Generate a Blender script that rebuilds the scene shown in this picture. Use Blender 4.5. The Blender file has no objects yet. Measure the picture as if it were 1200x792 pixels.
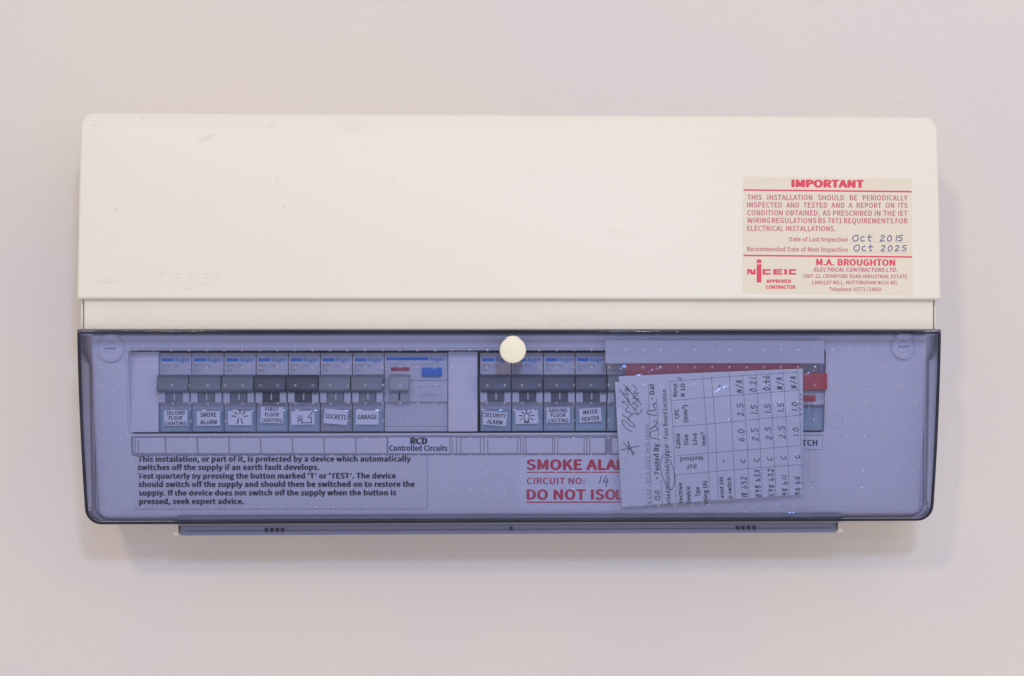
import bpy, bmesh, math, random, os
from mathutils import Vector, noise
from mathutils.geometry import tessellate_polygon

scene = bpy.context.scene
col = scene.collection
random.seed(7)

# ------------------------------------------------------------------ camera, light
D = 1.400                      # camera to wall, metres
K = 0.000476                   # metres per photograph pixel at the breaker faces
DREF = 0.074                   # depth of the breaker faces from the wall
TH = math.radians(3.3)         # the photographer stood a little askew
ZC = 1.5
F = 0.03 * (D - DREF) * math.cos(TH) ** 2 / K
F = F                          # mm (0.03 mm of sensor per pixel)
cam_d = bpy.data.cameras.new('camera')
cam = bpy.data.objects.new('camera', cam_d)
col.objects.link(cam)
scene.camera = cam
cam_d.sensor_width = 36
cam_d.lens = F
cam_d.shift_x = -math.tan(TH) * F / 36
cam_d.clip_start = 0.05
cam_d.clip_end = 50
cam.location = (0, -D, ZC)
ROLL = math.radians(0.07)
cam.rotation_euler = (math.radians(90), 0, -TH)

world = bpy.data.worlds.new("World")
scene.world = world
world.use_nodes = True
bg = world.node_tree.nodes['Background']
bg.inputs['Color'].default_value = (0.985, 0.95, 1.0, 1)
bg.inputs['Strength'].default_value = 0.60


def lamp(name, loc, target, size, power, color):
    l = bpy.data.lights.new(name, 'AREA')
    l.shape = 'DISK'
    l.size = size
    l.energy = power
    l.color = color
    o = bpy.data.objects.new(name, l)
    col.objects.link(o)
    o.location = loc
    v = Vector(target) - Vector(loc)
    o.rotation_euler = v.to_track_quat('-Z', 'Y').to_euler()
    return o


lamp('warm_lamp', (-0.85, -3.4, ZC + 1.46), (1.6, 0, ZC - 1.0), 0.27, 22.0, (1.0, 0.74, 0.42))
lamp('cool_lamp', (0.16, -2.0, ZC + 0.60), (0, 0, ZC), 0.15, 11.0, (0.40, 0.62, 1.0))
lamp('side_fill', (1.9, -1.7, ZC + 0.4), (0.3, 0, ZC), 1.2, 5.0, (1.0, 0.74, 0.46))  # added warm fill to raise the right side, no known source
lamp('front_fill', (0.7, -2.0, ZC + 1.3), (0.15, 0, ZC - .2), 1.5, 6.5, (1.0, 0.86, 0.68))  # added soft frontal fill lifting the centre over the left, no known source

scene.view_settings.view_transform = 'Standard'
scene.view_settings.look = 'None'
scene.view_settings.exposure = 0.0
scene.view_settings.gamma = 1.0
scene.render.engine = 'CYCLES'
scene.cycles.use_denoising = True
scene.cycles.transparent_max_bounces = 32
scene.cycles.max_bounces = 10
scene.cycles.transmission_bounces = 8
scene.cycles.caustics_reflective = False
scene.cycles.caustics_refractive = False
scene.render.film_transparent = False


# ------------------------------------------------------------------ where a photographed point stands
def P(px, py, d):
    """the point at depth d (metres in front of the wall) that the photograph shows at px, py"""
    u = (px - 600) * 0.03 / F - math.tan(TH)
    v = -(py - 396) * 0.03 / F
    f = Vector((math.sin(TH), math.cos(TH), 0))
    r = Vector((math.cos(TH), -math.sin(TH), 0))
    dr = f + r * u + Vector((0, 0, v))
    t = (D - d) / dr.y
    return Vector((dr.x * t, -d, ZC + dr.z * t))


def X(px, d): return P(px, 396, d).x
def Z(py, d, px=600): return P(px, py, d).z


LZT = Z(386.3, 0.100)           # lid top
LZB = Z(612.0, 0.073)           # lid bottom
TT = LZT - LZB


def lid_d(z):
    t = max(-0.1, (LZT - z) / TT) * 226
    return (100 - 0.0467 * t - 0.000322 * t * t) / 1000


def fas_d(z): return lid_d(z) - 0.0130


def onto(dfun, off=0.0):
    """map photograph px,py onto a surface whose depth depends on height"""
    def g(px, py):
        d = dfun(Z(py, 0.09)) + off
        for _ in range(3):
            d = dfun(P(px, py, d).z) + off
        return P(px, py, d)
    return g


def flat(d): return lambda px, py: P(px, py, d)


# ------------------------------------------------------------------ materials
def nodes(name):
    m = bpy.data.materials.new(name)
    m.use_nodes = True
    nt = m.node_tree
    nt.nodes.clear()
    out = nt.nodes.new('ShaderNodeOutputMaterial')
    return m, nt, out


def plastic(name, c, rough=0.45, bump=0.02, scale=900, var=0.03, vscale=14, spec=0.4):
    m, nt, out = nodes(name)
    N = nt.nodes.new
    b = N('ShaderNodeBsdfPrincipled')
    tc = N('ShaderNodeTexCoord')
    n1 = N('ShaderNodeTexNoise'); n1.inputs['Scale'].default_value = vscale
    n1.inputs['Detail'].default_value = 4
    n2 = N('ShaderNodeTexNoise'); n2.inputs['Scale'].default_value = scale
    bp = N('ShaderNodeBump'); bp.inputs['Strength'].default_value = bump
    bp.inputs['Distance'].default_value = 0.0005
    ra = N('ShaderNodeMix'); ra.data_type = 'RGBA'
    ra.inputs['A'].default_value = (*[x * (1 - var) for x in c], 1)
    ra.inputs['B'].default_value = (*[min(1, x * (1 + var)) for x in c], 1)
    L = nt.links.new
    L(tc.outputs['Object'], n1.inputs['Vector']); L(tc.outputs['Object'], n2.inputs['Vector'])
    L(n1.outputs['Fac'], ra.inputs['Factor'])
    L(ra.outputs['Result'], b.inputs['Base Color'])
    L(n2.outputs['Fac'], bp.inputs['Height']); L(bp.outputs['Normal'], b.inputs['Normal'])
    b.inputs['Roughness'].default_value = rough
    b.inputs['Specular IOR Level'].default_value = spec
    L(b.outputs['BSDF'], out.inputs['Surface'])
    m['bsdf'] = b.name
    return m


def clear(name, tint, f0=0.04, rough=0.05, haze=0.0, hazecol=(0.8, 0.8, 0.9), edge=0.5, bump=0.0, bscale=60, hazevar=0.0):
    """thin see-through plastic: coloured transmission that deepens at grazing angles, and a reflection"""
    m, nt, out = nodes(name)
    N = nt.nodes.new; L = nt.links.new
    lw = N('ShaderNodeLayerWeight'); lw.inputs['Blend'].default_value = 0.5
    p5 = N('ShaderNodeMath'); p5.operation = 'POWER'; p5.inputs[1].default_value = 5
    ml = N('ShaderNodeMath'); ml.operation = 'MULTIPLY_ADD'
    ml.inputs[1].default_value = 0.22; ml.inputs[2].default_value = f0
    L(lw.outputs['Facing'], p5.inputs[0]); L(p5.outputs[0], ml.inputs[0])
    p3 = N('ShaderNodeMath'); p3.operation = 'POWER'; p3.inputs[1].default_value = 2
    L(lw.outputs['Facing'], p3.inputs[0])
    mx = N('ShaderNodeMix'); mx.data_type = 'RGBA'
    mx.inputs['A'].default_value = (*tint, 1)
    mx.inputs['B'].default_value = (*[t * (1 - edge) for t in tint], 1)
    L(p3.outputs[0], mx.inputs['Factor'])
    tr = N('ShaderNodeBsdfTransparent'); L(mx.outputs['Result'], tr.inputs['Color'])
    gl = N('ShaderNodeBsdfGlossy'); gl.inputs['Roughness'].default_value = rough
    gl.inputs['Color'].default_value = (1, 1, 1, 1)
    df = N('ShaderNodeBsdfDiffuse'); df.inputs['Color'].default_value = (*hazecol, 1)
    m1 = N('ShaderNodeMixShader'); m1.inputs['Fac'].default_value = haze
    L(tr.outputs[0], m1.inputs[1]); L(df.outputs[0], m1.inputs[2])
    m2 = N('ShaderNodeMixShader')
    L(ml.outputs[0], m2.inputs['Fac']); L(m1.outputs[0], m2.inputs[1]); L(gl.outputs[0], m2.inputs[2])
    if hazevar:
        # handling smears and fine streaks; the cloudiness also paints in soft room reflections
        tc = N('ShaderNodeTexCoord'); mp = N('ShaderNodeMapping'); mp.inputs['Scale'].default_value = (1, 1, 2.5)
        mp.inputs['Rotation'].default_value = (0, 0.35, 0)
        n = N('ShaderNodeTexNoise'); n.inputs['Scale'].default_value = 11; n.inputs['Detail'].default_value = 5; n.inputs['Distortion'].default_value = 1.2
        r = N('ShaderNodeMapRange'); r.inputs['From Min'].default_value = 0.45; r.inputs['From Max'].default_value = 0.75
        r.inputs['To Min'].default_value = haze * .5; r.inputs['To Max'].default_value = haze * 3.2 * hazevar
        mp2 = N('ShaderNodeMapping'); mp2.inputs['Scale'].default_value = (9, 9, 420); mp2.inputs['Rotation'].default_value = (0, 0.55, 0)
        n3 = N('ShaderNodeTexNoise'); n3.inputs['Scale'].default_value = 1; n3.inputs['Detail'].default_value = 2
        r3 = N('ShaderNodeMapRange'); r3.inputs['From Min'].default_value = 0.70; r3.inputs['From Max'].default_value = 0.80
        r3.inputs['To Min'].default_value = 0; r3.inputs['To Max'].default_value = .06
        ad = N('ShaderNodeMath'); ad.operation = 'ADD'
        L(tc.outputs['Object'], mp.inputs['Vector']); L(mp.outputs[0], n.inputs['Vector']); L(n.outputs['Fac'], r.inputs['Value'])
        L(tc.outputs['Object'], mp2.inputs['Vector']); L(mp2.outputs[0], n3.inputs['Vector']); L(n3.outputs['Fac'], r3.inputs['Value'])
        L(r.outputs[0], ad.inputs[0]); L(r3.outputs[0], ad.inputs[1]); L(ad.outputs[0], m1.inputs['Fac'])
    if bump:
        n = N('ShaderNodeTexNoise'); n.inputs['Scale'].default_value = bscale
        n.inputs['Detail'].default_value = 3
        tc = N('ShaderNodeTexCoord'); L(tc.outputs['Object'], n.inputs['Vector'])
        bp = N('ShaderNodeBump'); bp.inputs['Strength'].default_value = bump
        bp.inputs['Distance'].default_value = 0.001
        L(n.outputs['Fac'], bp.inputs['Height']); L(bp.outputs['Normal'], gl.inputs['Normal'])
    L(m2.outputs[0], out.inputs['Surface'])
    return m


def wall_mat():
    m, nt, out = nodes('wall_paint')
    N = nt.nodes.new; L = nt.links.new
    b = N('ShaderNodeBsdfPrincipled'); tc = N('ShaderNodeTexCoord')
    n1 = N('ShaderNodeTexNoise'); n1.inputs['Scale'].default_value = 4.5; n1.inputs['Detail'].default_value = 2
    n2 = N('ShaderNodeTexNoise'); n2.inputs['Scale'].default_value = 260; n2.inputs['Detail'].default_value = 3
    n3 = N('ShaderNodeTexNoise'); n3.inputs['Scale'].default_value = 18; n3.inputs['Detail'].default_value = 3
    rp = N('ShaderNodeValToRGB')
    rp.color_ramp.elements[0].position = 0.36; rp.color_ramp.elements[1].position = 0.64
    rp.color_ramp.elements[0].color = (0.705, 0.655, 0.650, 1)
    rp.color_ramp.elements[1].color = (0.740, 0.682, 0.618, 1)
    bp = N('ShaderNodeBump'); bp.inputs['Strength'].default_value = 0.22; bp.inputs['Distance'].default_value = 0.0010
    bp2 = N('ShaderNodeBump'); bp2.inputs['Strength'].default_value = 0.10; bp2.inputs['Distance'].default_value = 0.003
    for n in (n1, n2, n3): L(tc.outputs['Object'], n.inputs['Vector'])
    L(n1.outputs['Fac'], rp.inputs['Fac']); L(rp.outputs['Color'], b.inputs['Base Color'])
    L(n3.outputs['Fac'], bp2.inputs['Height']); L(bp2.outputs['Normal'], bp.inputs['Normal'])
    L(n2.outputs['Fac'], bp.inputs['Height']); L(bp.outputs['Normal'], b.inputs['Normal'])
    b.inputs['Roughness'].default_value = 0.6
    b.inputs['Specular IOR Level'].default_value = 0.25
    L(b.outputs[0], out.inputs['Surface'])
    return m


def cover_mat():
    """cream moulded plastic with faint yellowed smudges and specks"""
    m = plastic('cream_plastic', (0.805, 0.745, 0.645), 0.42, 0.05, 1100, 0.012, 9)
    nt = m.node_tree; N = nt.nodes.new; L = nt.links.new
    b = nt.nodes[m['bsdf']]
    src = b.inputs['Base Color'].links[0].from_socket
    tc = N('ShaderNodeTexCoord')
    mp = N('ShaderNodeMapping'); mp.inputs['Scale'].default_value = (1, 1, 2.2)
    mp.inputs['Rotation'].default_value = (0, 0.5, 0)
    n = N('ShaderNodeTexNoise'); n.inputs['Scale'].default_value = 26; n.inputs['Detail'].default_value = 5
    r = N('ShaderNodeValToRGB'); r.color_ramp.elements[0].position = 0.66; r.color_ramp.elements[1].position = 0.80
    r.color_ramp.elements[1].color = (0.35, 0.35, 0.35, 1)
    mx = N('ShaderNodeMix'); mx.data_type = 'RGBA'
    mx.inputs['B'].default_value = (0.66, 0.60, 0.45, 1)
    L(tc.outputs['Object'], mp.inputs['Vector']); L(mp.outputs[0], n.inputs['Vector'])
    L(n.outputs['Fac'], r.inputs['Fac']); L(r.outputs[0], mx.inputs['Factor'])
    L(src, mx.inputs['A'])
    v = N('ShaderNodeTexVoronoi'); v.inputs['Scale'].default_value = 34
    L(tc.outputs['Object'], v.inputs['Vector'])
    r2 = N('ShaderNodeValToRGB'); r2.color_ramp.elements[0].position = 0.015; r2.color_ramp.elements[1].position = 0.035
    r2.color_ramp.elements[0].color = (0.5, 0.5, 0.5, 1); r2.color_ramp.elements[1].color = (0, 0, 0, 1)
    L(v.outputs['Distance'], r2.inputs['Fac'])
    mx2 = N('ShaderNodeMix'); mx2.data_type = 'RGBA'; mx2.inputs['B'].default_value = (0.40, 0.36, 0.33, 1)
    L(r2.outputs[0], mx2.inputs['Factor']); L(mx.outputs['Result'], mx2.inputs['A'])
    L(mx2.outputs['Result'], b.inputs['Base Color'])
    return m


M = {}
M['wall'] = wall_mat()
M['carrier'] = plastic('carrier_plastic', (0.40, 0.39, 0.42), 0.5, 0.02, 900, 0.02)
M['cream'] = cover_mat()
M['fascia'] = plastic('fascia_plastic', (0.82, 0.785, 0.80), 0.45, 0.03, 900, 0.02)
M['knob'] = plastic('knob_plastic', (0.86, 0.80, 0.62), 0.5, 0.08, 1500, 0.02, 60)
M['lid'] = clear('smoked_blue_plastic', (0.824, 0.842, 0.944), 0.018, 0.05, 0.014, (0.46, 0.50, 0.86), 0.85, hazevar=1.0)
M['edge_shade'] = clear('edge_shade_tint', (0.16, 0.17, 0.26), 0.04, 0.15, 0.25, (0.03, 0.035, 0.06), 0.8)  # dark tint paints in how refraction blackens the plastic seen edge-on
M['bar'] = clear('hinge_plastic', (0.55, 0.58, 0.72), 0.05, 0.2, 0.50, (0.33, 0.34, 0.56), 0.5)
M['dimple'] = None
M['breaker'] = plastic('breaker_plastic', (0.63, 0.62, 0.65), 0.45, 0.03, 900, 0.02)
M['breaker_white'] = plastic('breaker_light_plastic', (0.66, 0.65, 0.66), 0.45, 0.03, 900, 0.02)
M['toggle'] = plastic('toggle_grey', (0.20, 0.225, 0.235), 0.4, 0.02)
M['toggle_dark'] = plastic('toggle_dark_grey', (0.075, 0.082, 0.095), 0.4, 0.02)
M['toggle_deep'] = plastic('toggle_deep_grey', (0.115, 0.125, 0.145), 0.4, 0.02)
M['toggle_mid'] = plastic('toggle_mid_grey', (0.25, 0.27, 0.28), 0.4, 0.02)
M['toggle_pale'] = plastic('toggle_pale_grey', (0.42, 0.43, 0.43), 0.4, 0.02)
M['holder'] = clear('blue_label_holder', (0.84, 0.95, 0.985), 0.05, 0.08, 0.13, (0.50, 0.70, 0.80), 0.5)
M['holder_clear'] = clear('clear_label_holder', (0.86, 0.86, 0.88), 0.05, 0.08, 0.06, (0.6, 0.6, 0.62), 0.5)
M['paper'] = plastic('paper', (0.92, 0.92, 0.93), 0.8, 0.06, 500, 0.03, 60, 0.1)
M['label'] = plastic('label_paper', (0.84, 0.84, 0.88), 0.7, 0.02, 500, 0.02, 60, 0.2)
M['ink'] = plastic('black_ink', (0.035, 0.035, 0.045), 0.6, 0, 900, 0)
M['ink_grey'] = plastic('grey_ink', (0.30, 0.30, 0.34), 0.6, 0, 900, 0)
M['ink_faint'] = plastic('faint_ink', (0.42, 0.41, 0.44), 0.6, 0, 900, 0)
M['pen'] = plastic('biro_ink', (0.05, 0.05, 0.09), 0.6, 0, 900, 0)
M['penblue'] = plastic('blue_pen_ink', (0.05, 0.06, 0.22), 0.6, 0, 900, 0)
M['brandblue'] = plastic('blue_print', (0.00, 0.21, 0.62), 0.5, 0, 900, 0)
M['button_blue'] = plastic('blue_button', (0.03, 0.19, 0.62), 0.4, 0, 900, 0.03)
M['red'] = plastic('red_plastic', (0.62, 0.06, 0.06), 0.4, 0.02, 900, 0.05)
M['redcard'] = plastic('red_card', (0.44, 0.07, 0.09), 0.7, 0.05, 300, 0.10, 60)
M['redprint'] = plastic('red_print', (0.72, 0.06, 0.10), 0.55, 0, 900, 0)
M['pinkprint'] = plastic('thin_red_print', (0.58, 0.13, 0.20), 0.55, 0, 900, 0)
M['pinkline'] = plastic('dotted_line_print', (0.74, 0.52, 0.48), 0.55, 0, 900, 0)
M['sticker'] = plastic('sticker_paper', (0.765, 0.685, 0.555), 0.5, 0.02, 700, 0.03, 50, 0.3)
M['clearfilm'] = clear('clear_film', (0.99, 0.99, 0.99), 0.012, 0.15, 0.006, (0.8, 0.8, 0.8), 0.1)
M['poly'] = clear('polythene', (0.998, 0.998, 0.998), 0.06, 0.15, 0.016, (0.75, 0.76, 0.80), 0.25, 0.10, 130)
M['header'] = clear('white_header_film', (0.80, 0.80, 0.82), 0.04, 0.3, 0.80, (0.80, 0.80, 0.84), 0.2, 0.3, 120)
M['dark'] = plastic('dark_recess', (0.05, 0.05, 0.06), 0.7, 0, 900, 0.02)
M['scuff'] = plastic('scuff_stain', (0.775, 0.715, 0.60), 0.5, 0.02)
M['speck'] = plastic('speck_stain', (0.60, 0.54, 0.48), 0.5, 0.02)
M['wallspeck'] = plastic('wall_speck', (0.55, 0.50, 0.50), 0.6, 0.02)
M['slot'] = plastic('dark_slot', (0.06, 0.06, 0.09), 0.7, 0, 900, 0.02)
M['trough'] = plastic('trough_plastic', (0.32, 0.32, 0.34), 0.6, 0.02, 900, 0.05)
M['steel'] = plastic('screw_steel', (0.35, 0.35, 0.36), 0.4, 0, 900, 0.05)

M['dimple'] = clear('smoked_blue_dimple', (0.95, 0.95, 0.985), 0.10, 0.13, 0.02, (0.7, 0.7, 0.85), 0.97)


# ------------------------------------------------------------------ object helpers
def finish(me, m, smooth=35):
    me.materials.append(m)
    if smooth:
        for p in me.polygons: p.use_smooth = True
        me.set_sharp_from_angle(angle=math.radians(smooth))


def link(name, me, parent=None):
    o = bpy.data.objects.new(name, me)
    col.objects.link(o)
    if parent is not None: o.parent = parent
    return o


ORG = {}


def org(parent):
    p = parent
    while p is not None and p.parent is not None: p = p.parent
    return p.location.copy() if p is not None else Vector((0, 0, 0))


def mesh(name, verts, faces, m, parent=None, smooth=35):
    """world-space vertices -> one mesh object under parent"""
    o0 = org(parent)
    me = bpy.data.meshes.new(name)
    me.from_pydata([tuple(Vector(v) - o0) for v in verts], [], faces)
    me.validate()
    finish(me, m, smooth)
    return link(name, me, parent)


def from_bm(name, bm, m, parent=None, smooth=35):
    o0 = org(parent)
    for v in bm.verts: v.co -= o0
    bmesh.ops.recalc_face_normals(bm, faces=bm.faces)
    me = bpy.data.meshes.new(name)
    bm.to_mesh(me); bm.free()
    finish(me, m, smooth)
    return link(name, me, parent)


def thing(name, label, cat, loc, group=None):
    o = bpy.data.objects.new(name, None)
    o.empty_display_size = 0.02
    col.objects.link(o)
    o.location = loc
    o['label'] = label; o['category'] = cat
    if group: o['group'] = group
    return o


def rrect(x0, x1, z0, z1, r, n=5, rb=None):
    """rounded rectangle; r = radius of the upper corners, rb of the lower ones"""
    rb = r if rb is None else rb
    pts = []
    for cx, cz, a0, rr in ((x1 - rb, z0 + rb, -90, rb), (x1 - r, z1 - r, 0, r), (x0 + r, z1 - r, 90, r), (x0 + rb, z0 + rb, 180, rb)):
        for i in range(n + 1):
            a = math.radians(a0 + 90 * i / n)
            pts.append((cx + rr * math.cos(a), cz + rr * math.sin(a)))
    return pts


def tray(name, outer, holes, dfun, back, m, parent, bev=0.001, rows=0, seg=3, closed_back=False, smooth=35):
    """plate with rounded edges: front at depth dfun(z), walls going back to depth 'back'.
    outer / holes: (x0,x1,z0,z1,r[,rb])"""
    bm = bmesh.new()
    loops = []
    for k, q in enumerate([outer] + list(holes)):
        s = 1 if k == 0 else -1
        x0, x1, z0, z1, r = q[:5]; rb = q[5] if len(q) > 5 else r
        rings = []
        for j in range(seg + 1):
            a = math.radians(90 * j / seg)
            e = s * bev * (1 - math.sin(a)); off = bev * (1 - math.cos(a))
            rr = rrect(x0 + e, x1 - e, z0 + e, z1 - e, max(r - e, 1e-5), 6, max(rb - e, 1e-5))
            rings.append([bm.verts.new((x, off, z)) for x, z in rr])
        rr = rrect(x0, x1, z0, z1, r, 6, rb)
        rings.append([bm.verts.new((x, 50.0, z)) for x, z in rr])
        for A, B in zip(rings, rings[1:]):
            n = len(A)
            for i in range(n):
                bm.faces.new((A[i], A[(i + 1) % n], B[(i + 1) % n], B[i]))
        loops.append(rings)
    flatv = [v for L in loops for v in L[0]]
    tri = tessellate_polygon([[Vector((v.co.x, v.co.z, 0)) for v in L[0]] for L in loops])
    for t in tri:
        try: bm.faces.new([flatv[i] for i in t])
        except ValueError: pass
    if closed_back:
        bm.faces.new(loops[0][-1])
    if rows:
        z0, z1 = outer[2], outer[3]
        for i in range(1, rows):
            z = z0 + (z1 - z0) * i / rows
            bmesh.ops.bisect_plane(bm, geom=bm.verts[:] + bm.edges[:] + bm.faces[:], plane_co=(0, 0, z), plane_no=(0, 0, 1), dist=1e-7)
    for v in bm.verts:
        if v.co.y > 25: v.co.y = -back
        else: v.co.y = -(dfun(v.co.z) - v.co.y)
    bmesh.ops.remove_doubles(bm, verts=bm.verts, dist=1e-6)
    return from_bm(name, bm, m, parent, smooth)


def box_bm(bm, x0, x1, z0, z1, df, db, bev=0.0004):
    """bevelled box between depths db (back) and df (front)"""
    t = bmesh.new()
    bmesh.ops.create_cube(t, size=1)
    for v in t.verts:
        v.co = Vector((x0 + (x1 - x0) * (v.co.x + .5), -(db + (df - db) * (0.5 - v.co.y)), z0 + (z1 - z0) * (v.co.z + .5)))
    if bev: bmesh.ops.bevel(t, geom=t.edges[:], offset=bev, segments=2, affect='EDGES', profile=0.6)
    me = bpy.data.meshes.new('tmp'); t.to_mesh(me); t.free()
    bm.from_mesh(me); bpy.data.meshes.remove(me)


def boxes(name, lst, m, parent, bev=0.0004):
    bm = bmesh.new()
    for b in lst: box_bm(bm, *b, bev=bev)
    return from_bm(name, bm, m, parent)


def disc(name, c, r, df, db, m, parent, bev=0.0006, n=48, flat_ring=None):
    """turned disc facing the camera"""
    bm = bmesh.new()
    prof = [(0, df), (r - bev, df), (r - bev * .3, df - bev * .3), (r, df - bev), (r, db)]
    if flat_ring: prof = flat_ring
    rings = []
    for rr, dd in prof:
        if rr == 0: rings.append([bm.verts.new((c.x, -dd, c.z))])
        else: rings.append([bm.verts.new((c.x + rr * math.cos(2 * math.pi * i / n), -dd, c.z + rr * math.sin(2 * math.pi * i / n))) for i in range(n)])
    for A, B in zip(rings, rings[1:]):
        for i in range(n):
            if len(A) == 1: bm.faces.new((A[0], B[i], B[(i + 1) % n]))
            else: bm.faces.new((A[i], B[i], B[(i + 1) % n], A[(i + 1) % n]))
    return from_bm(name, bm, m, parent)


# ------------------------------------------------------------------ lettering
FONT = None
try:
    fp = os.path.join(bpy.utils.resource_path('LOCAL'), 'datafiles', 'fonts', 'Noto Sans CJK Regular.woff2')
    if os.path.exists(fp): FONT = bpy.data.fonts.load(fp)
except Exception:
    FONT = None
_cache = {}


def glyphs(s, bold=0.0, shear=0.0, res=2):
    key = (s, 0, shear, res)
    if key in _cache: return _cache[key]
    cu = bpy.data.curves.new('t', 'FONT')
    if FONT: cu.font = FONT
    cu.body = s; cu.size = 1; cu.resolution_u = res
    cu.shear = shear; cu.fill_mode = 'FRONT'
    cu.space_character = 1.03
    o = bpy.data.objects.new('t', cu)
    col.objects.link(o)
    dg = bpy.context.evaluated_depsgraph_get()
    me = bpy.data.meshes.new_from_object(o.evaluated_get(dg))
    vs = [(v.co.x, v.co.y) for v in me.vertices]
    fs = [tuple(p.vertices) for p in me.polygons]
    bpy.data.objects.remove(o); bpy.data.curves.remove(cu); bpy.data.meshes.remove(me)
    _cache[key] = (vs, fs)
    return vs, fs


CAP = None


def cap():
    global CAP
    if CAP is None:
        vs, _ = glyphs('H'); CAP = max(v[1] for v in vs)
    return CAP


class Ink:
    """flat print, drawn in photograph pixels and laid on a surface by a mapping"""
    def __init__(s): s.v = []; s.f = []

    def text(s, t, x, y, w, h, ang=0.0, bold=0.0, shear=0.0, res=2):
        vs, fs = glyphs(t, bold, shear, res)
        if not vs: return
        x0 = min(v[0] for v in vs); x1 = max(v[0] for v in vs)
        sx = w / (x1 - x0) if w else h / cap(); sy = h / cap()
        a = math.radians(ang); ca, sa = math.cos(a), math.sin(a)
        offs = [(0, 0)] if not bold else [(-bold, 0), (bold, 0), (0, bold * .55), (0, -bold * .55)]
        for l, (bx_, by_) in enumerate(offs):
            b = len(s.v)
            for vx, vy in vs:
                gx = (vx - x0 + bx_) * sx; gy = (vy + by_) * sy
                s.v.append((x + gx * ca - gy * sa, y - gx * sa - gy * ca, l))
            s.f += [tuple(b + i for i in f) for f in fs]

    def just(s, t, x0, x1, y, h, ang=0, k=1.0, bold=0.0):
        ws = t.split(); wd = []
        for q in ws:
            vs, _ = glyphs(q, bold)
            wd.append((max(v[0] for v in vs) - min(v[0] for v in vs)) * h / cap() * k)
        gap = (x1 - x0 - sum(wd)) / (len(ws) - 1)
        x = x0
        for q, w_ in zip(ws, wd):
            s.text(q, x, y + math.tan(math.radians(-ang)) * (x - x0), w_, h, ang, bold)
            x += w_ + gap

    def line(s, pts, w):
        fine = [pts[0]]
        for (xa, ya), (xb, yb) in zip(pts, pts[1:]):
            k = max(1, int(math.hypot(xb - xa, yb - ya) / 5))
            fine += [(xa + (xb - xa) * i / k, ya + (yb - ya) * i / k) for i in range(1, k + 1)]
        for li, ((xa, ya), (xb, yb)) in enumerate(zip(fine, fine[1:])):
            lz = li % 3
            dx, dy = xb - xa, yb - ya; l = math.hypot(dx, dy)
            if l < 1e-6: continue
            ex, ey = dx / l * w * .3, dy / l * w * .3
            nx, ny = -dy / l * w / 2, dx / l * w / 2
            b = len(s.v)
            s.v += [(xa - ex + nx, ya - ey + ny, lz), (xb + ex + nx, yb + ey + ny, lz), (xb + ex - nx, yb + ey - ny, lz), (xa - ex - nx, ya - ey - ny, lz)]
            s.f.append((b, b + 1, b + 2, b + 3))

    def curve(s, pts, w, n=5):
        out = []
        q = [pts[0]] + list(pts) + [pts[-1]]
        for i in range(1, len(q) - 2):
            p0, p1, p2, p3 = q[i - 1], q[i], q[i + 1], q[i + 2]
            for k in range(n):
                t = k / n
                out.append(tuple(0.5 * (2 * p1[j] + (p2[j] - p0[j]) * t + (2 * p0[j] - 5 * p1[j] + 4 * p2[j] - p3[j]) * t * t + (3 * p1[j] - p0[j] - 3 * p2[j] + p3[j]) * t ** 3) for j in (0, 1)))
        out.append(pts[-1])
        s.line(out, w)

    def rect(s, x0, y0, x1, y1, ang=0):
        b = len(s.v)
        t = math.tan(math.radians(-ang))
        s.v += [(x0, y0), (x1, y0 + t * (x1 - x0)), (x1, y1 + t * (x1 - x0)), (x0, y1)]
        s.f.append((b, b + 1, b + 2, b + 3))

    def hand(s, t, x, y, cw, h, ang=0.0, w=0.8, slant=0.15, jit=0.06):
        a = math.radians(ang); ca, sa = math.cos(a), math.sin(a)
        gx0 = 0
        for ch in t:
            for st in STROKES.get(ch, []):
                pts = []
                for gx, gy in st:
                    gx += random.uniform(-jit, jit) * .6; gy += random.uniform(-jit, jit) * .6
                    ux = gx0 + (gx * .72 + gy * slant) * cw; uy = gy * h
                    pts.append((x + ux * ca - uy * sa, y - ux * sa - uy * ca))
                s.curve(pts, w, 4) if len(pts) > 2 else s.line(pts, w)
            gx0 += cw * (0.55 if ch in '.1I ' else 1.0)

    def build(s, name, m, parent, mp):
        vs = [mp(q_[0], q_[1]) - Vector((0, (q_[2] if len(q_) > 2 else 0) * 1.2e-5, 0)) for q_ in s.v]
        # faces turned to the camera (-y)
        fs = []
        for f in s.f:
            a, b, c = vs[f[0]], vs[f[1]], vs[f[2]]
            nrm = (b - a).cross(c - a)
            fs.append(f if nrm.y <= 0 else tuple(reversed(f)))
        return mesh(name, vs, fs, m, parent, smooth=0)


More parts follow.
